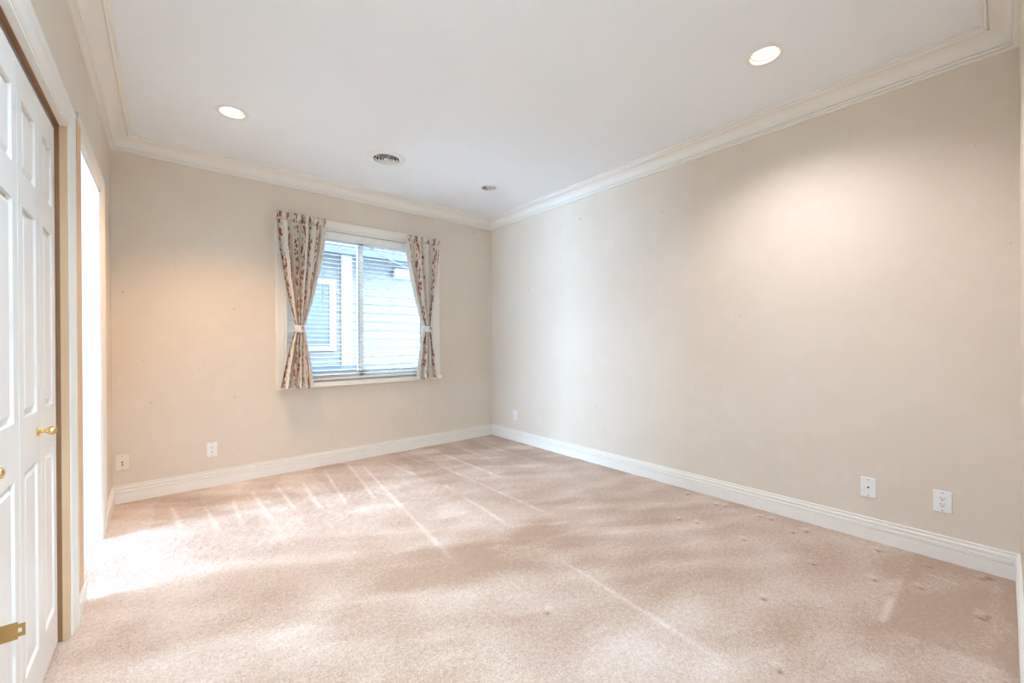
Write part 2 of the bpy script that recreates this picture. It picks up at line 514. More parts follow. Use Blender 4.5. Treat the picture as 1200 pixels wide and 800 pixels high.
# ------------------------------------------------------------------ ceiling with round holes for the fittings
LAMPS = [(0.345, 3.351), (2.487, 0.841), (0.345, 0.841), (2.48, 3.35)]
VENT = (1.421, 3.363)
def make_ceiling():
    bm = bmesh.new()
    rect = [bm.verts.new(c) for c in ((L - .05, N - .05, H), (R + .05, N - .05, H), (R + .05, D + .05, H), (L - .05, D + .05, H))]
    ed = [bm.edges.new((rect[i], rect[(i + 1) % 4])) for i in range(4)]
    for (x, y), r in [(p, 0.076) for p in LAMPS] + [(VENT, 0.112)]:
        vs = [bm.verts.new((x + r * math.cos(2 * math.pi * k / 40), y + r * math.sin(2 * math.pi * k / 40), H)) for k in range(40)]
        ed += [bm.edges.new((vs[k], vs[(k + 1) % 40])) for k in range(40)]
    bmesh.ops.triangle_fill(bm, edges=ed, use_beauty=True)
    g = bmesh.ops.extrude_face_region(bm, geom=bm.faces[:])
    bmesh.ops.translate(bm, verts=[v for v in g['geom'] if isinstance(v, bmesh.types.BMVert)], vec=(0, 0, 0.02))
    return bm
struct('ceiling', make_ceiling(), 'ceiling', 'white orange peel textured ceiling with recessed fittings')
struct('ceiling_1', boxes((-4.8, R + .4, -2.4, D + .35, TOP, TOP + 0.1)), 'roof', 'roof slab over the house, above the ceiling')

# ------------------------------------------------------------------ walls
CY0, CY1, CZ = 1.30, 2.46, 2.075          # closet opening in the left wall
PY0, PY1, PZ = 2.75, 3.565, 2.125         # doorway opening in the left wall
WX0, WX1, WZ0, WZ1 = 0.845, 2.345, 0.81, 2.305   # window opening in the back wall
TW = 0.12
struct('wall_left', boxes((L - TW, L, N - TW, CY0, -.05, TOP), (L - TW, L, CY0, CY1, CZ, TOP), (L - TW, L, CY1, PY0, -.05, TOP),
                          (L - TW, L, PY0, PY1, PZ, TOP), (L - TW, L, PY1, D, -.05, TOP)), 'wall', 'beige left wall holding the closet and the doorway')
struct('wall_back', boxes((L - TW, WX0, D, D + .16, -.05, TOP), (WX0, WX1, D, D + .16, -.05, WZ0), (WX0, WX1, D, D + .16, WZ1, TOP),
                          (WX1, R + TW, D, D + .16, -.05, TOP)), 'wall', 'beige back wall around the window')
struct('wall_right', boxes((R, R + TW, N - TW, D, -.05, TOP)), 'wall', 'long blank beige right wall with small marks')
EX0, EX1 = -0.24, 0.58
struct('wall_near', boxes((L, EX0, N - TW, N, -.05, TOP), (EX0, EX1, N - TW, N, 2.1, TOP), (EX1, R, N - TW, N, -.05, TOP)), 'wall',
       'near wall seen edge-on at the right border of the picture')
# side room behind the doorway, hall behind the entry, closet box: plain shells
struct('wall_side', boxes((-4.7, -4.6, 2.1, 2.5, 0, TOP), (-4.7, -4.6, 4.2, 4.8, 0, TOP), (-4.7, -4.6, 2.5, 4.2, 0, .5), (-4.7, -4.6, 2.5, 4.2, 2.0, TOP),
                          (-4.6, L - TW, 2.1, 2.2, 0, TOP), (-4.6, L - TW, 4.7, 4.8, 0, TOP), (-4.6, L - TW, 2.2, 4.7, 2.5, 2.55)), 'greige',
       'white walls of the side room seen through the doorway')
struct('wall_hall', boxes((-0.8, -0.7, -2.3, N - TW, 0, TOP), (1.3, 1.4, -2.3, N - TW, 0, TOP), (-0.7, 1.3, -2.3, -2.2, 0, TOP), (-0.7, 1.3, -2.2, N - TW, 2.7, 2.75)),
       'white', 'white walls of the hall behind the entry')
struct('floor_3', boxes((-1.0, L, 1.1, 2.72, -0.06, -0.012)), 'plainpile', 'carpet floor inside the closet')
struct('wall_closet', boxes((-1.0, -.95, 1.1, 2.7, 0, TOP), (-.95, L - TW, 1.1, 1.15, 0, TOP), (-.95, L - TW, 2.05 + .6, 2.70, 0, TOP)), 'white',
       'inside of the closet behind the bifold doors')

# ------------------------------------------------------------------ crown and baseboards, swept and mitred
CROWN = [(0, 0), (0, -.113), (.010, -.113), (.015, -.110), (.016, -.104), (.011, -.1005), (.011, -.098), (.020, -.097), (.024, -.093), (.023, -.088), (.018, -.085), (.018, -.082), (.027, -.082)]
for k in range(9):                                        # cove
    t = math.radians(90 * k / 8)
    CROWN.append((.027 + .068 * (1 - math.cos(t)), -.082 + .058 * math.sin(t)))
CROWN += [(.096, -.017), (.099, -.017), (.101, -.024), (.106, -.024), (.111, -.019), (.112, -.010), (.122, -.010), (.126, -.007), (.126, 0)]
BASE = [(0, 0), (.016, 0), (.016, .070), (.009, .0715), (.009, .0755), (.0165, .077), (.0165, .089), (.009, .0915), (.007, .098), (.0135, .101),
        (.0150, .107), (.0135, .113), (.0065, .117), (.006, .124), (.011, .127), (.010, .133), (0, .133)]
WALLS = [('left', (L, 0, 0), (1, 0, 0), (0, 1, 0), N, D), ('back', (0, D, 0), (0, -1, 0), (1, 0, 0), L, R),
         ('right', (R, 0, 0), (-1, 0, 0), (0, 1, 0), N, D), ('near', (0, N, 0), (0, 1, 0), (1, 0, 0), L, R)]
for i, (side, O, U, W, t0, t1) in enumerate(WALLS):
    struct(f'trim_{i + 1}', sweep(bmesh.new(), CROWN, Vector(O) + Vector((0, 0, H)), U, (0, 0, 1), W, t0, t1, 1, -1), 'trim',
           f'cream crown moulding along the {side} wall', smooth=True)
def base(name, label, O, U, W, t0, t1, m0, m1):
    struct(name, sweep(bmesh.new(), BASE, O, U, (0, 0, 1), W, t0, t1, m0, m1), 'trim', label, smooth=True)
base('baseboard_back', 'cream stepped baseboard along the window wall', (0, D, 0), (0, -1, 0), (1, 0, 0), L, R, 1, -1)
base('baseboard_right', 'cream stepped baseboard along the long right wall', (R, 0, 0), (-1, 0, 0), (0, 1, 0), N, D, 1, -1)
base('baseboard_near', 'cream baseboard of the near wall at the right border', (0, N, 0), (0, 1, 0), (1, 0, 0), EX1 + .1, R, 0, -1)
base('baseboard_left', 'short cream baseboard between the doorway casing and the back corner', (L, 0, 0), (1, 0, 0), (0, 1, 0), PY1 + .085, D, 0, -1)
base('baseboard_left_stub', 'short cream baseboard stub between the closet casing and the doorway', (L + .008, 0, 0), (1, 0, 0), (0, 1, 0), 2.55, 2.76, 0, 0)

# door casings
def casing_prof(wd, th=.022):
    return [(0, 0), (0, .010), (.006, .014), (.014, .010), (.022, .014), (.032, .0135), (wd * .62, .016), (wd * .70, th - .002), (wd * .78, th), (wd - .004, th), (wd, th - .004), (wd, 0)]
P9 = casing_prof(.088)
bm = bmesh.new()
sweep(bm, P9, (L, CY1 + .004, 0), (0, 1, 0), (1, 0, 0), (0, 0, 1), 0, CZ, 0, 1)
sweep(bm, P9, (L, CY0 - .004, 0), (0, -1, 0), (1, 0, 0), (0, 0, 1), 0, CZ, 0, 1)
cas = empty('trim_5', (L, CY1, 0)); tag(cas, 'white ridged casing and jamb around the closet doors', kind='structure')
def child_at(o, root):
    o.parent = root
    o.matrix_parent_inverse = Matrix.Translation(-root.location)
    return o
b1 = sweep(bmesh.new(), P9, (L, CY1 + .004, 0), (0, 1, 0), (1, 0, 0), (0, 0, 1), 0, CZ + .004, 0, 1)
child_at(obj('casing_leg', b1, 'door', smooth=True), cas)
b1 = sweep(bmesh.new(), P9, (L, CY0 - .004, 0), (0, -1, 0), (1, 0, 0), (0, 0, 1), 0, CZ + .004, 0, 1)
child_at(obj('casing_leg', b1, 'door', smooth=True), cas)
b1 = sweep(bmesh.new(), P9, (L, 0, CZ + .004), (0, 0, 1), (1, 0, 0), (0, 1, 0), CY0 - .004, CY1 + .004, -1, 1)
child_at(obj('casing_head', b1, 'door', smooth=True), cas)
child_at(obj('jamb', boxes((L - TW, L + .008, CY1 - .012, CY1 + .004, 0, CZ)), 'jamb'), cas)['label'] = 'tan wood toned jamb'
child_at(obj('jamb', boxes((L - TW, L + .008, CY0 - .004, CY0 + .012, 0, CZ)), 'jamb'), cas)['label'] = 'tan wood toned jamb'
child_at(obj('jamb_shade_strip', boxes((L - TW, -.323, CY1 - .016, CY1 - .012, 0, CZ - .008)), 'brown'), cas)['label'] = 'dark strip standing for the shade behind the door edge'  # shade of the closet reveal painted as brown strips, side and head
child_at(obj('jamb_shade_strip', boxes((L - TW, -.322, CY0 + .012, CY1 - .012, CZ - .011, CZ - .008)), 'brown'), cas)['label'] = 'dark strip standing for the shade above the door track'
child_at(obj('jamb_head', boxes((L - TW, L + .008, CY0, CY1, CZ - .008, CZ + .004)), 'trim'), cas)
ty0, ty1 = CY0 + .012, CY1 - .012
tb = boxes((-.362, -.334, ty0, ty1, CZ - .018, CZ - .011), (-.362, -.359, ty0, ty1, CZ - .032, CZ - .018), (-.337, -.334, ty0, ty1, CZ - .032, CZ - .018))
child_at(obj('door_track', tb, 'steel'), cas)['label'] = 'grey metal bifold track'

pas = empty('trim_6', (L, PY1, 0)); tag(pas, 'white casing around the open doorway to the side room', kind='structure')
b1 = sweep(bmesh.new(), P9, (L, PY1 - .004, 0), (0, 1, 0), (1, 0, 0), (0, 0, 1), 0, PZ - .004, 0, 1)
child_at(obj('casing_leg', b1, 'trim', smooth=True), pas)
b1 = sweep(bmesh.new(), P9, (L, 0, PZ - .004), (0, 0, 1), (1, 0, 0), (0, 1, 0), PY0 - .12, PY1 - .004, 0, 1)
child_at(obj('casing_head', b1, 'door', smooth=True), pas)
child_at(obj('jamb', boxes((L - TW, L + .004, PY1 - .016, PY1, 0, PZ)), 'white'), pas)
child_at(obj('jamb', boxes((L - TW, L + .008, PY0, PY0 + .012, 0, PZ)), 'white'), pas)
child_at(obj('jamb_head', boxes((L - TW, L + .004, PY0, PY1, PZ - .014, PZ)), 'white'), pas)
struct('trim_7', boxes((L, L + .024, 2.555, 2.665, .128, 2.150)), 'jamb', 'tan flat filler board between closet casing and doorway')

# ------------------------------------------------------------------ closet bifold doors
LZ0, LZ1 = 0.022, 2.036
FX = -.332                                                # door face
PANELS = ((.17, .80), (.965, 1.611), (1.713, 1.935))
def leaf(door, y0, y1):
    yc = (y0 + y1) / 2
    h0, h1 = y0 + .052, y1 - .052
    bm = boxes((FX - .034, FX - .013, y0, y1, LZ0, LZ1), (FX - .013, FX, y0, h0, LZ0, LZ1), (FX - .013, FX, h1, y1, LZ0, LZ1))
    zs = [LZ0] + [z for p in PANELS for z in p] + [LZ1]
    for k in range(0, len(zs), 2):
        box(bm, FX - .013, FX, h0, h1, zs[k], zs[k + 1])
    lf = obj('leaf', bm, 'door', door)
    for z0, z1 in PANELS:                                 # raised panel with sloping edges
        pb = bmesh.new()
        s, g = .028, .004
        a = [(FX - .0125, h0 + g, z0 + g), (FX - .0125, h1 - g, z0 + g), (FX - .0125, h1 - g, z1 - g), (FX - .0125, h0 + g, z1 - g)]
        c = [(FX - .002, h0 + s, z0 + s), (FX - .002, h1 - s, z0 + s), (FX - .002, h1 - s, z1 - s), (FX - .002, h0 + s, z1 - s)]
        A, B = [pb.verts.new(q) for q in a], [pb.verts.new(q) for q in c]
        for k in range(4):
            pb.faces.new((A[k], A[(k + 1) % 4], B[(k + 1) % 4], B[k]))
        pb.faces.new(B); pb.faces.new(A[::-1])
        obj('raised_panel', pb, 'door', lf)
    return lf
def knob(parent, y, z):
    k = lathe(bmesh.new(), [(0, 0), (.016, 0), (.016, .003), (.011, .006), (.006, .009), (.006, .018), (.010, .022), (.0145, .029), (.015, .034), (.012, .041), (.006, .044), (0, .045)],
              (FX, y, z), (1, 0, 0), 24)
    o = obj('knob', k, 'brass', parent, smooth=True)
    o['label'] = 'round polished brass knob'
d1 = empty('door_1'); tag(d1, 'far pair of white panelled bifold closet doors with brass knob', kind='structure')
d2 = empty('door_2'); tag(d2, 'near pair of white panelled bifold closet doors at the left border', kind='structure')
l2 = leaf(d1, 1.883, 2.155); l3 = leaf(d1, 2.158, 2.412)
l0 = leaf(d2, 1.330, 1.602); l1 = leaf(d2, 1.605, 1.877)
knob(l2, 2.105, .897)
knob(l0, 1.505, .893)
for y, par in ((2.1565, d1), (1.6035, d2)):
    for z in (.35, 1.05, 1.8):
        obj('hinge', lathe(bmesh.new(), [(0, -.035), (.005, -.035), (.005, .035), (0, .035)], (FX - .031, y, z), (0, 0, 1), 10), 'brass', d1 if par is d1 else d2)
# brass latch strap standing out from the near pair of doors
bm = bmesh.new()
yb, z0, z1 = 1.66, .426, .470
box(bm, FX, FX + .029, yb - .0015, yb + .0015, z0, z1)
for q in ((FX + .029, FX + .034, z0, z1), (FX + .034, FX + .041, z0 + .006, z0 + .016), (FX + .034, FX + .041, z1 - .016, z1 - .006), (FX + .041, FX + .047, z0 + .006, z1 - .006)):
    box(bm, q[0], q[1], yb - .0015, yb + .0015, q[2], q[3])
strap = obj('latch_strap', bm, 'bronze')
child_at(strap, d2)
obj('strap_flange', boxes((FX, FX + .002, yb - .03, yb + .0015, z0, z1)), 'bronze', d2)
strap['label'] = 'flat brass latch strap with a square slot'

# ------------------------------------------------------------------ window
win = empty('window_1', (0, 0, 0)); tag(win, 'white two pane sliding window with cream casing in the back wall', kind='structure')
PW = casing_prof(.090, .020)
obj('casing', sweep(bmesh.new(), PW, (WX0, D, 0), (-1, 0, 0), (0, -1, 0), (0, 0, 1), WZ0, WZ1, 0, 1), 'trim', win, smooth=True)
obj('casing', sweep(bmesh.new(), PW, (WX1, D, 0), (1, 0, 0), (0, -1, 0), (0, 0, 1), WZ0, WZ1, 0, 1), 'trim', win, smooth=True)
obj('casing', sweep(bmesh.new(), [(a * .9, b) for a, b in PW], (0, D, WZ1), (0, 0, 1), (0, -1, 0), (1, 0, 0), WX0, WX1, -1.11, 1.11), 'trim', win, smooth=True)
obj('stool', boxes((WX0 - .094, WX1 + .094, D - .055, D, WZ0 - .042, WZ0), (WX0 + .002, WX1 - .002, D, D + .10, WZ0 - .02, WZ0 + .002)), 'trim', win, bevel=.005)
obj('reveal', boxes((WX0, WX0 + .012, D, D + .16, WZ0, WZ1), (WX1 - .012, WX1, D, D + .16, WZ0, WZ1), (WX0, WX1, D, D + .16, WZ1 - .012, WZ1)), 'vinyl', win)
fy0, fy1 = D + .085, D + .15
x0, x1, z0, z1 = WX0 + .012, WX1 - .012, WZ0 + .002, WZ1 - .012
obj('outer_frame', boxes((x0, x0 + .035, fy0, fy1, z0, z1), (x1 - .035, x1, fy0, fy1, z0, z1), (x0, x1, fy0, fy1, z0, z0 + .035), (x0, x1, fy0, fy1, z1 - .035, z1)), 'vinyl', win, bevel=.003)
xm = 1.555
def sash(xa, xb, y, gy):
    s = obj('sash', boxes((xa, xa + .045, y, y + .028, z0 + .035, z1 - .035), (xb - .045, xb, y, y + .028, z0 + .035, z1 - .035),
                          (xa, xb, y, y + .028, z0 + .035, z0 + .085), (xa, xb, y, y + .028, z1 - .085, z1 - .035)), 'vinyl', win, bevel=.003)
    q = (xa + .045, xb - .045, z0 + .085, z1 - .085)
    obj('glass_pane', boxes((q[0] - .005, q[1] + .005, y + .011, y + .015, q[2] - .005, q[3] + .005)), 'glass', s)
    obj('gasket', boxes((q[0], q[0] + .006, y - .001, y + .01, q[2], q[3]), (q[1] - .006, q[1], y - .001, y + .01, q[2], q[3]),
                        (q[0], q[1], y - .001, y + .01, q[2], q[2] + .005), (q[0], q[1], y - .001, y + .01, q[3] - .005, q[3])), 'gasket', s)
    return s
sl = sash(x0 + .03, xm + .03, D + .088, 0)
sash(xm - .02, x1 - .03, D + .118, 0)
obj('lock', boxes((xm - .005, xm + .02, D + .078, D + .088, 1.50, 1.58)), 'vinyl', sl, bevel=.003)

# ------------------------------------------------------------------ venetian blind
bl = empty('venetian_blind', (1.595, D + .045, WZ0)); tag(bl, 'white horizontal slat venetian blind hanging in the window', 'blind')
def bchild(name, bm, m, **kw):
    return child_at(obj(name, bm, m, **kw), bl)
bx0, bx1 = WX0 + .016, WX1 - .016
bchild('headrail', boxes((bx0, bx1, D + .022, D + .068, 2.235, 2.29)), 'blind')
bchild('valance', boxes((bx0, bx1, D + .010, D + .018, 2.212, 2.275)), 'blind', bevel=.002)
PITCH, NS = .0425, 32
def slat_mesh():
    bm = bmesh.new()
    n = 4
    top, bot = [], []
    for k in range(n + 1):
        s = -1 + 2 * k / n
        yy = .0235 * s
        zz = .0025 * (1 - s * s) + yy * math.tan(math.radians(4))
        top.append((yy, zz + .0012)); bot.append((yy, zz - .0012))
    prof = top + bot[::-1]
    sweep(bm, prof, (0, 0, 0), (0, 1, 0), (0, 0, 1), (1, 0, 0), bx0 + .004, bx1 - .004)
    return bm
first = bchild('slat', slat_mesh(), 'blind')
SY = D + .045
first.location = (0, SY, 2.195)
for k in range(1, NS):
    s = first.copy(); COL.objects.link(s)
    s.location = (0, SY, 2.195 - k * PITCH)
bchild('bottom_rail', boxes((bx0 + .002, bx1 - .002, SY - .025, SY + .025, WZ0 + .018, WZ0 + .036)), 'blind', bevel=.004)
for x in (1.02, 1.33, 1.86, 2.17):
    c = bmesh.new()
    for yy in (SY - .026, SY + .026):
        tube(c, [(x, yy, 2.235), (x, yy, WZ0 + .03)], .0011, 6)
    bchild('ladder_cord', c, 'cord')
bchild('tilt_wand', tube(bmesh.new(), [(1.16, SY - .034, 2.23), (1.155, SY - .034, 1.5)], .004, 8), 'blind')

# ------------------------------------------------------------------ curtains
def curtain(name, label, xl0, xl1, tie, zt, bot, ztop, zbot, seed, flip):
    rs = random.Random(seed)
    nu, nv = 300, 100
    CW, n = (1.20, 5) if not flip else (1.0, 4)                                     # flat width of cloth, pleats
    ph = [rs.uniform(0, 6.28) for _ in range(4)]
    def warp(u):                                          # uneven pleats
        return u + .020 * math.sin(2 * math.pi * 2 * u + ph[0]) + .012 * math.sin(2 * math.pi * 5 * u + ph[1])
    bm = bmesh.new()
    uvl = bm.loops.layers.uv.new('cloth')
    grid, uvs = [], {}
    zg = ztop - .062                                      # gathering line under the ruffle
    for j in range(nv + 1):
        v = j / nv
        z = ztop + (zbot - ztop) * v
        if z >= zt:
            t = max(0, (ztop - .10 - z) / (ztop - .10 - zt))
            e = t ** 1.55 * .80 + .20 * t                 # sides swing in towards the tie
            a = xl0 + (tie[0] - xl0) * e
            b = xl1 + (tie[1] - xl1) * e
            near = max(0, 1 - (z - zt) / .35)
        else:
            t = (zt - z) / (zt - zbot)
            e = t ** .80
            a = tie[0] + (bot[0] - tie[0]) * e
            b = tie[1] + (bot[1] - tie[1]) * e
            near = max(0, 1 - (zt - z) / .25)
        amp = .066 - .024 * near
        if z > zg:
            amp = .030
        gath = math.exp(-((z - zg) / .012) ** 2)
        amp *= 1 - .45 * gath
        row = []
        for i in range(nu + 1):
            u = i / nu
            uw = warp(u)
            q = math.pi * n * uw + ph[2]
            s = abs(math.sin(q)) ** .55                   # pleat fronts, cusped valleys
            fold = s * (.85 + .25 * math.sin(1.7 * q + ph[3])) - .45
            if z > zg:
                fold = .45 * fold + .75 * abs(math.sin(math.pi * 11 * u + ph[1])) ** .6 - .35
            bulge = .022 * near * math.sin(math.pi * u)
            x = a + (b - a) * (u + .014 * math.sin(2 * q) * (1 if z < zg else .3))
            y = D - .056 - amp * fold - bulge
            zz = z
            stand = .082 + (.060 * ((zt - z) / (zt - zbot)) ** .8 if z < zt else .0)
            y = D - stand - amp * fold - bulge + .020 * gath - (.010 if z > zg + .012 else 0)
            k = (D - stand - .02) / D
            x, zz = x * k, 1.191 + (zz - 1.191) * k
            if v > .97:
                zz += .006 * math.sin(2 * math.pi * 3 * u + ph[0])
            vt = bm.verts.new((x, y, zz))
            uvs[vt] = (u * CW + seed * .37, z)
            row.append(vt)
        grid.append(row)
    for j in range(nv):
        for i in range(nu):
            f = bm.faces.new((grid[j][i], grid[j][i + 1], grid[j + 1][i + 1], grid[j + 1][i]))
            for lp in f.loops:
                lp[uvl].uv = uvs[lp.vert]
    root = empty(name, ((xl0 + xl1) / 2, D - .056, zbot))
    tag(root, label, 'curtain')
    pan = child_at(obj('fabric_panel', bm, 'fabric', smooth=True), root)
    so = pan.modifiers.new('solid', 'SOLIDIFY'); so.thickness = .0022; so.offset = -1
    # white lining showing along the inner edge (towards the glass)
    lb = bmesh.new()
    rows = []
    for j in range(nv + 1):
        if zg - .02 < grid_z(grid_vals := None, ztop, zbot, j, nv):
            continue
        z = ztop + (zbot - ztop) * j / nv
        if z >= zt:
            t = max(0, (ztop - .10 - z) / (ztop - .10 - zt)); e = t ** 1.55 * .80 + .20 * t
            xe = (xl1 + (tie[1] - xl1) * e) if not flip else (xl0 + (tie[0] - xl0) * e)
        else:
            e = ((zt - z) / (zt - zbot)) ** .80
            xe = (tie[1] + (bot[1] - tie[1]) * e) if not flip else (tie[0] + (bot[0] - tie[0]) * e)
        sg = 1 if not flip else -1
        stand = .082 + (.060 * ((zt - z) / (zt - zbot)) ** .8 if z < zt else .0) - .022
        k = (D - stand - .02) / D
        xe, z = xe * k, 1.191 + (z - 1.191) * k
        rows.append([lb.verts.new((xe - sg * .03, D - stand, z)), lb.verts.new((xe + sg * .004, D - stand - .006, z)), lb.verts.new((xe + sg * .011, D - stand + .002, z)), lb.verts.new((xe + sg * .006, D - stand + .010, z))])
    for A, B in zip(rows, rows[1:]):
        for k in range(3):
            lb.faces.new((A[k], A[k + 1], B[k + 1], B[k]))
    ln = child_at(obj('lining', lb, 'lining', smooth=True), root)
    so = ln.modifiers.new('solid', 'SOLIDIFY'); so.thickness = .0015
    ln['label'] = 'white lining along the inner edge'
    # tieback: flat band wrapped round the waist
    tb = bmesh.new()
    cx, hw = (tie[0] + tie[1]) / 2, (tie[1] - tie[0]) / 2 + .006
    k = (D - .10) / D
    cx, hw, zt = cx * k, hw * k, 1.191 + (zt - 1.191) * k
    YT = D - .090
    uvt = tb.loops.layers.uv.new('cloth')
    rings = []
    prof = [(-.034, 0), (-.030, .004), (.030, .004), (.034, 0)]
    for dz, ex in prof:
        rings.append([tb.verts.new((cx + (hw + ex) * math.cos(q), YT + (.050 + ex) * math.sin(q), zt + dz + .008 * math.sin(q)))
                      for q in [2 * math.pi * k / 28 for k in range(28)]])
    for A, B in zip(rings, rings[1:]):
        for k in range(28):
            f = tb.faces.new((A[k], A[(k + 1) % 28], B[(k + 1) % 28], B[k]))
            for lp, q in zip(f.loops, (k, k + 1, k + 1, k)):
                lp[uvt].uv = (.0875 * 2 + .01 + q * .008, lp.vert.co.z)
    t = child_at(obj('tieback', tb, 'lining' if True else 'fabric', smooth=True), root)
    so = t.modifiers.new('solid', 'SOLIDIFY'); so.thickness = .003
    t['label'] = 'pale fabric tieback band'
    # small printed rose on the band
    rb = bmesh.new()
    for q, r in ((0, .009), (2.1, .007), (4.2, .007)):
        lathe(rb, [(0, .0), (r, .0), (r * .8, .003), (0, .004)], (cx + .012 + .008 * math.cos(q), YT - .0545, zt + .002 + .010 * math.sin(q)), (0, -1, 0), 10)
    ro = child_at(obj('rose_print', rb, mat('faded_rose_print', (.50, .25, .27), .9)), root)
    return root
def grid_z(_, ztop, zbot, j, nv):
    return ztop + (zbot - ztop) * j / nv
curtain('curtain', 'left floral print curtain, wider, tied back beside the left window casing', .765, 1.190, (.925, .990), 1.330, (.792, 1.075), 2.398, .768, 1, False)
curtain('curtain', 'right floral print curtain, narrower, tied back beside the right window casing', 2.040, 2.452, (2.246, 2.318), 1.350, (2.165, 2.425), 2.388, .778, 2, True)

# ------------------------------------------------------------------ ceiling fittings
def downlight(loc, label, lit, watts=0.0, tint=(1, 1, 1), wide=138):
    r = empty('recessed_downlight', (loc[0], loc[1], H))
    tag(r, label, 'downlight', None)
    def ch(name, bm, m, **kw): return obj(name, bm, m, r, smooth=True, **kw)
    ch('trim_ring', lathe(bmesh.new(), [(.070, .004), (.070, -.003), (.074, -.006), (.088, -.0055), (.093, -.003), (.094, .000), (.070, .004)], (0, 0, 0)), 'fixture')
    if lit:
        ch('reflector', lathe(bmesh.new(), [(.070, .002), (.069, .012), (.064, .016), (.064, .030), (.058, .034), (.0575, .046), (.075, .046), (.075, .002), (.070, .002)], (0, 0, 0)), 'reflector')
        ch('lens', lathe(bmesh.new(), [(0, .030), (.030, .031), (.050, .035), (.060, .040), (.060, .046), (0, .046)], (0, 0, 0)), 'lens')
        light('downlight_lamp', 'SPOT', (0, 0, -.012), watts, tint, r, spot_size=math.radians(wide), spot_blend=1.0, shadow_soft_size=.03)
    else:
        ch('reflector', lathe(bmesh.new(), [(.070, .002), (.066, .03), (.062, .11), (0, .11), (0, .113), (.075, .113), (.075, .002), (.070, .002)], (0, 0, 0)), 'bulb')
        b = ch('bulb', lathe(bmesh.new(), [(0, .0), (.022, .003), (.040, .014), (.047, .030), (.042, .048), (.026, .075), (.018, .110), (0, .110)], (.008, -.004, 0)), 'bulb')
        b['label'] = 'grey unlit reflector bulb'
        ch('socket', lathe(bmesh.new(), [(0, -.001), (.006, -.001), (.007, .004), (0, .004)], (.004, -.006, 0), seg=12), 'slot')
    return r
downlight(LAMPS[0], 'lit round recessed downlight in the ceiling near the left wall and window wall', True, SPOT_W[0], SPOT_COLOR[0], 108)
downlight(LAMPS[1], 'lit round recessed downlight in the ceiling close above the long right wall', True, SPOT_W[1], SPOT_COLOR[1])
downlight(LAMPS[2], 'added unseen recessed fill downlight in the ceiling above the closet doors, nearest the entry', True, SPOT_W[2], SPOT_COLOR[2], 150)  # out-of-view fourth downlight, added as cool fill for the room
downlight(LAMPS[3], 'small unlit recessed downlight with grey bulb near the far right ceiling corner', False)

v = empty('ceiling_vent', (VENT[0], VENT[1], H)); tag(v, 'round white ceiling air vent with concentric louvre rings', 'vent')
obj('flange', lathe(bmesh.new(), [(.104, .012), (.104, -.010), (.112, -.014), (.140, -.010), (.151, -.004), (.153, 0), (.104, .012)], (0, 0, 0), seg=56), 'fixture', v, smooth=True)
for ro in (.089, .065, .041):
    obj('louvre_ring', lathe(bmesh.new(), [(ro - .009, -.006), (ro, -.013), (ro + .0015, -.012), (ro - .0075, -.004), (ro - .009, -.006)], (0, 0, 0), seg=48), 'fixture', v, smooth=True)
obj('centre_cap', lathe(bmesh.new(), [(0, -.014), (.012, -.014), (.020, -.009), (.014, -.003), (0, -.003)], (0, 0, 0), seg=32), 'fixture', v, smooth=True)
obj('duct', lathe(bmesh.new(), [(.111, .002), (.111, .12), (0, .12), (0, .122), (.113, .122), (.113, .002), (.111, .002)], (0, 0, 0), seg=40), 'black', v)
obj('spoke', boxes((-.104, .104, -.002, .002, -.004, .004), (-.002, .002, -.104, .104, -.004, .004)), 'fixture', v)

# ------------------------------------------------------------------ wall plates; built facing -y at the origin, then turned
def plate_root(name, label, loc, facing, group=None):
    r = empty(name, loc)
    r.rotation_euler = (0, 0, 0 if facing == 'back' else -math.pi / 2)
    if facing == 'right':
        r.rotation_euler = (0, 0, math.pi / 2 * -1)
    tag(r, label, 'wall plate')
    return r
def cyl_y(bm, x, z, r, y0, y1, seg=14):
    return lathe(bm, [(0, 0), (r, 0), (r, y0 - y1), (0, y0 - y1)], (x, y0, z), (0, -1, 0), seg)
def plate_body(r, m):
    obj('plate', boxes((-.036, .036, -.0065, 0, -.0585, .0585)), m, r, bevel=.003)
    for z in (-.047, .047):
        s = cyl_y(bmesh.new(), 0, z, .0035, -.006, -.0075)
        obj('screw', s, 'steel', r)
def sockets(r):
    ins = obj('receptacle', boxes((-.0165, .0165, -.009, -.005, -.0335, .0335)), 'plate', r, bevel=.0012)
    for z in (-.0165, .0165):
        obj('slot', boxes((-.0075, -.0050, -.0096, -.0085, z - .001, z + .008)), 'slot', ins)
        obj('slot', boxes((.0050, .0075, -.0096, -.0085, z - .001, z + .007)), 'slot', ins)
        obj('slot', cyl_y(bmesh.new(), 0, z - .0075, .003, -.0085, -.0096), 'slot', ins)
p1 = plate_root('cable_plate', 'ivory cable wall plate beside the left corner of the window wall', (-.2555, D, .3015), 'back')
plate_body(p1, 'ivory')
jk = obj('jack', cyl_y(bmesh.new(), 0, .004, .0075, -.006, -.013, 6), 'steel', p1)
obj('socket', cyl_y(bmesh.new(), 0, .004, .0042, -.0128, -.0135), 'slot', jk)
obj('jack', boxes((-.004, .004, -.0085, -.006, -.022, -.012)), 'slot', p1)
p2 = plate_root('power_outlet', 'white double power outlet low on the window wall left of the curtain', (.2865, D, .3075), 'back')
plate_body(p2, 'plate'); sockets(p2)
p3 = plate_root('power_outlet', 'small far white power outlet on the right wall near the back corner', (R, 3.809, .307), 'right')
plate_body(p3, 'plate'); sockets(p3)
p4 = plate_root('phone_plate', 'white phone jack wall plate with one dark hole low on the right wall', (R, .5275, .311), 'right')
plate_body(p4, 'plate')
jb = obj('jack', boxes((-.0075, .0075, -.0078, -.006, -.0055, .0075)), 'plate', p4)
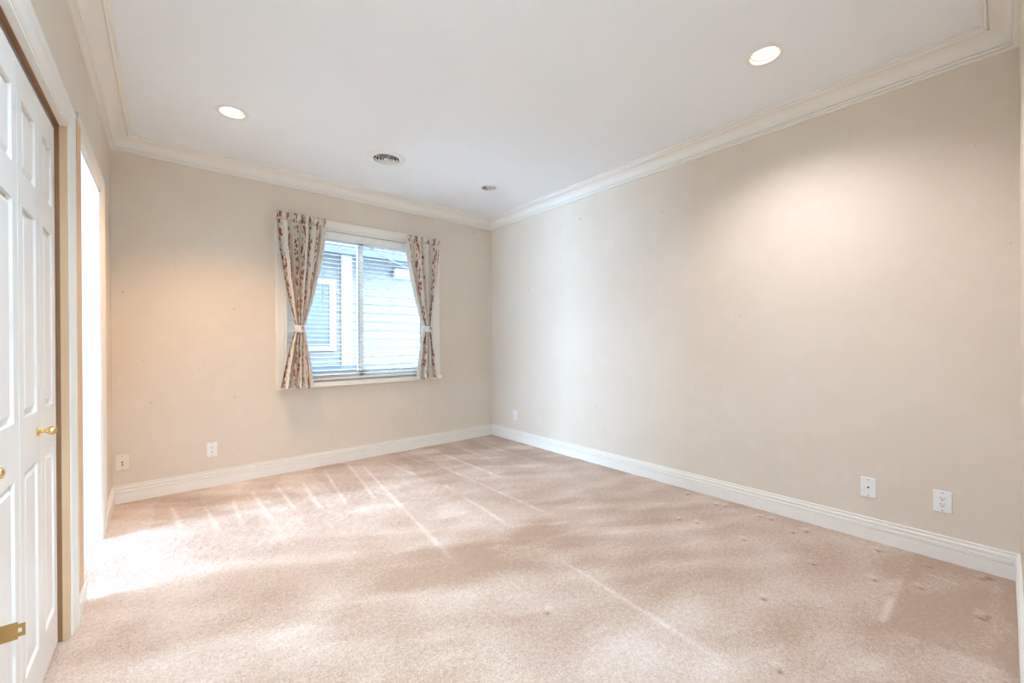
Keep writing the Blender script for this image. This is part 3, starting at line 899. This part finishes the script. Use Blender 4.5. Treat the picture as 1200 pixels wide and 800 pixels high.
obj('socket', boxes((-.0055, .0055, -.0084, -.007, -.002, .0055), (-.0025, .0025, -.0084, -.007, -.0045, -.002)), 'slot', jb)
p5 = plate_root('power_outlet', 'nearest white double power outlet low on the right wall', (R, .218, .3155), 'right')
plate_body(p5, 'plate'); sockets(p5)

n = obj('wall_nail', lathe(bmesh.new(), [(0, -.002), (.0018, -.002), (.0018, .012), (.006, .012), (.006, .0145), (0, .0155)], (R, 2.765, 2.424), (-1, 0, 0), 12), 'brass')
tag(n, 'tiny brass nail left high on the right wall below the crown', 'nail')

# ------------------------------------------------------------------ outside: the neighbouring house seen through the blind
nb = empty('neighbour_house', (2.6, 7.4, -.6)); tag(nb, 'blue grey lap sided neighbouring house seen through the window blind', 'house')
def nch(name, bm, m, **kw): return child_at(obj(name, bm, m, **kw), nb)
HY = 7.4
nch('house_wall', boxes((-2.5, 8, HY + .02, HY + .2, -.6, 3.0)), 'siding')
BP = .155
bm = sweep(bmesh.new(), [(0, 0), (-.030, 0), (-.006, BP + .02), (0, BP + .02)], (0, HY + .02, 0), (0, 1, 0), (0, 0, 1), (1, 0, 0), -2.5, 8)
fb = nch('siding_board', bm, 'siding')
fb.location.z = -.6
k = 1
while -.6 + k * BP < 2.75:
    s = fb.copy(); COL.objects.link(s); s.location.z = -.6 + k * BP; k += 1
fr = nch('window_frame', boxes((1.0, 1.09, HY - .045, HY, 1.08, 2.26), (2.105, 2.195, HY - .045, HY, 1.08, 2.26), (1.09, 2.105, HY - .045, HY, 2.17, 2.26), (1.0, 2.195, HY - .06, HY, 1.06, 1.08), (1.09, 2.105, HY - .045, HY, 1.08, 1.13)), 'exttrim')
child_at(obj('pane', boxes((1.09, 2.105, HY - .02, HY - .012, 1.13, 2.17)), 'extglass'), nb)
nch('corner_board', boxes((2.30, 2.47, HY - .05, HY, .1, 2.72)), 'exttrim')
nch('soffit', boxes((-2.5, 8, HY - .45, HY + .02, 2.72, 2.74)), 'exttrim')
nch('gutter', boxes((-2.5, 8, HY - .55, HY - .43, 2.62, 2.74)), 'gutter')
rb = bmesh.new()
vs = [rb.verts.new(c) for c in ((-2.7, HY - .55, 2.75), (8.2, HY - .55, 2.75), (8.2, HY + 3, 4.1), (-2.7, HY + 3, 4.1), (-2.7, HY - .55, 2.80), (8.2, HY - .55, 2.80), (8.2, HY + 3, 4.16), (-2.7, HY + 3, 4.16))]
for f in ((0, 1, 2, 3), (4, 5, 6, 7), (0, 1, 5, 4), (1, 2, 6, 5), (2, 3, 7, 6), (3, 0, 4, 7)):
    rb.faces.new([vs[i] for i in f])
nch('roof', rb, 'roof')
child_at(obj('service_cable', tube(bmesh.new(), [(1.6 + 1.64 * t, HY - 1.5 + .90 * t, 3.02 - .52 * t - .10 * math.sin(math.pi * t)) for t in [q / 12 for q in range(13)]], .013, 8), 'wire'), nb)
child_at(obj('meter_box', boxes((3.22, 3.50, HY - .15, HY - .025, 2.40, 2.56)), 'exttrim', bevel=.02), nb)
sb = empty('storage_box', (1.6, 6.9, -.6)); tag(sb, 'low storage box with dark lid edge under the neighbouring window', 'storage box')
child_at(obj('body', boxes((.6, 2.34, 6.55, HY - .12, -.6, .74)), 'exttrim'), sb)
child_at(obj('lid', boxes((.55, 2.40, 6.48, HY - .10, .74, .80)), 'gutter', bevel=.01), sb)
struct('ground', boxes((-6, 12, D + .16, 14, -.7, -.6)), 'ground', 'grey gravel ground between the houses')
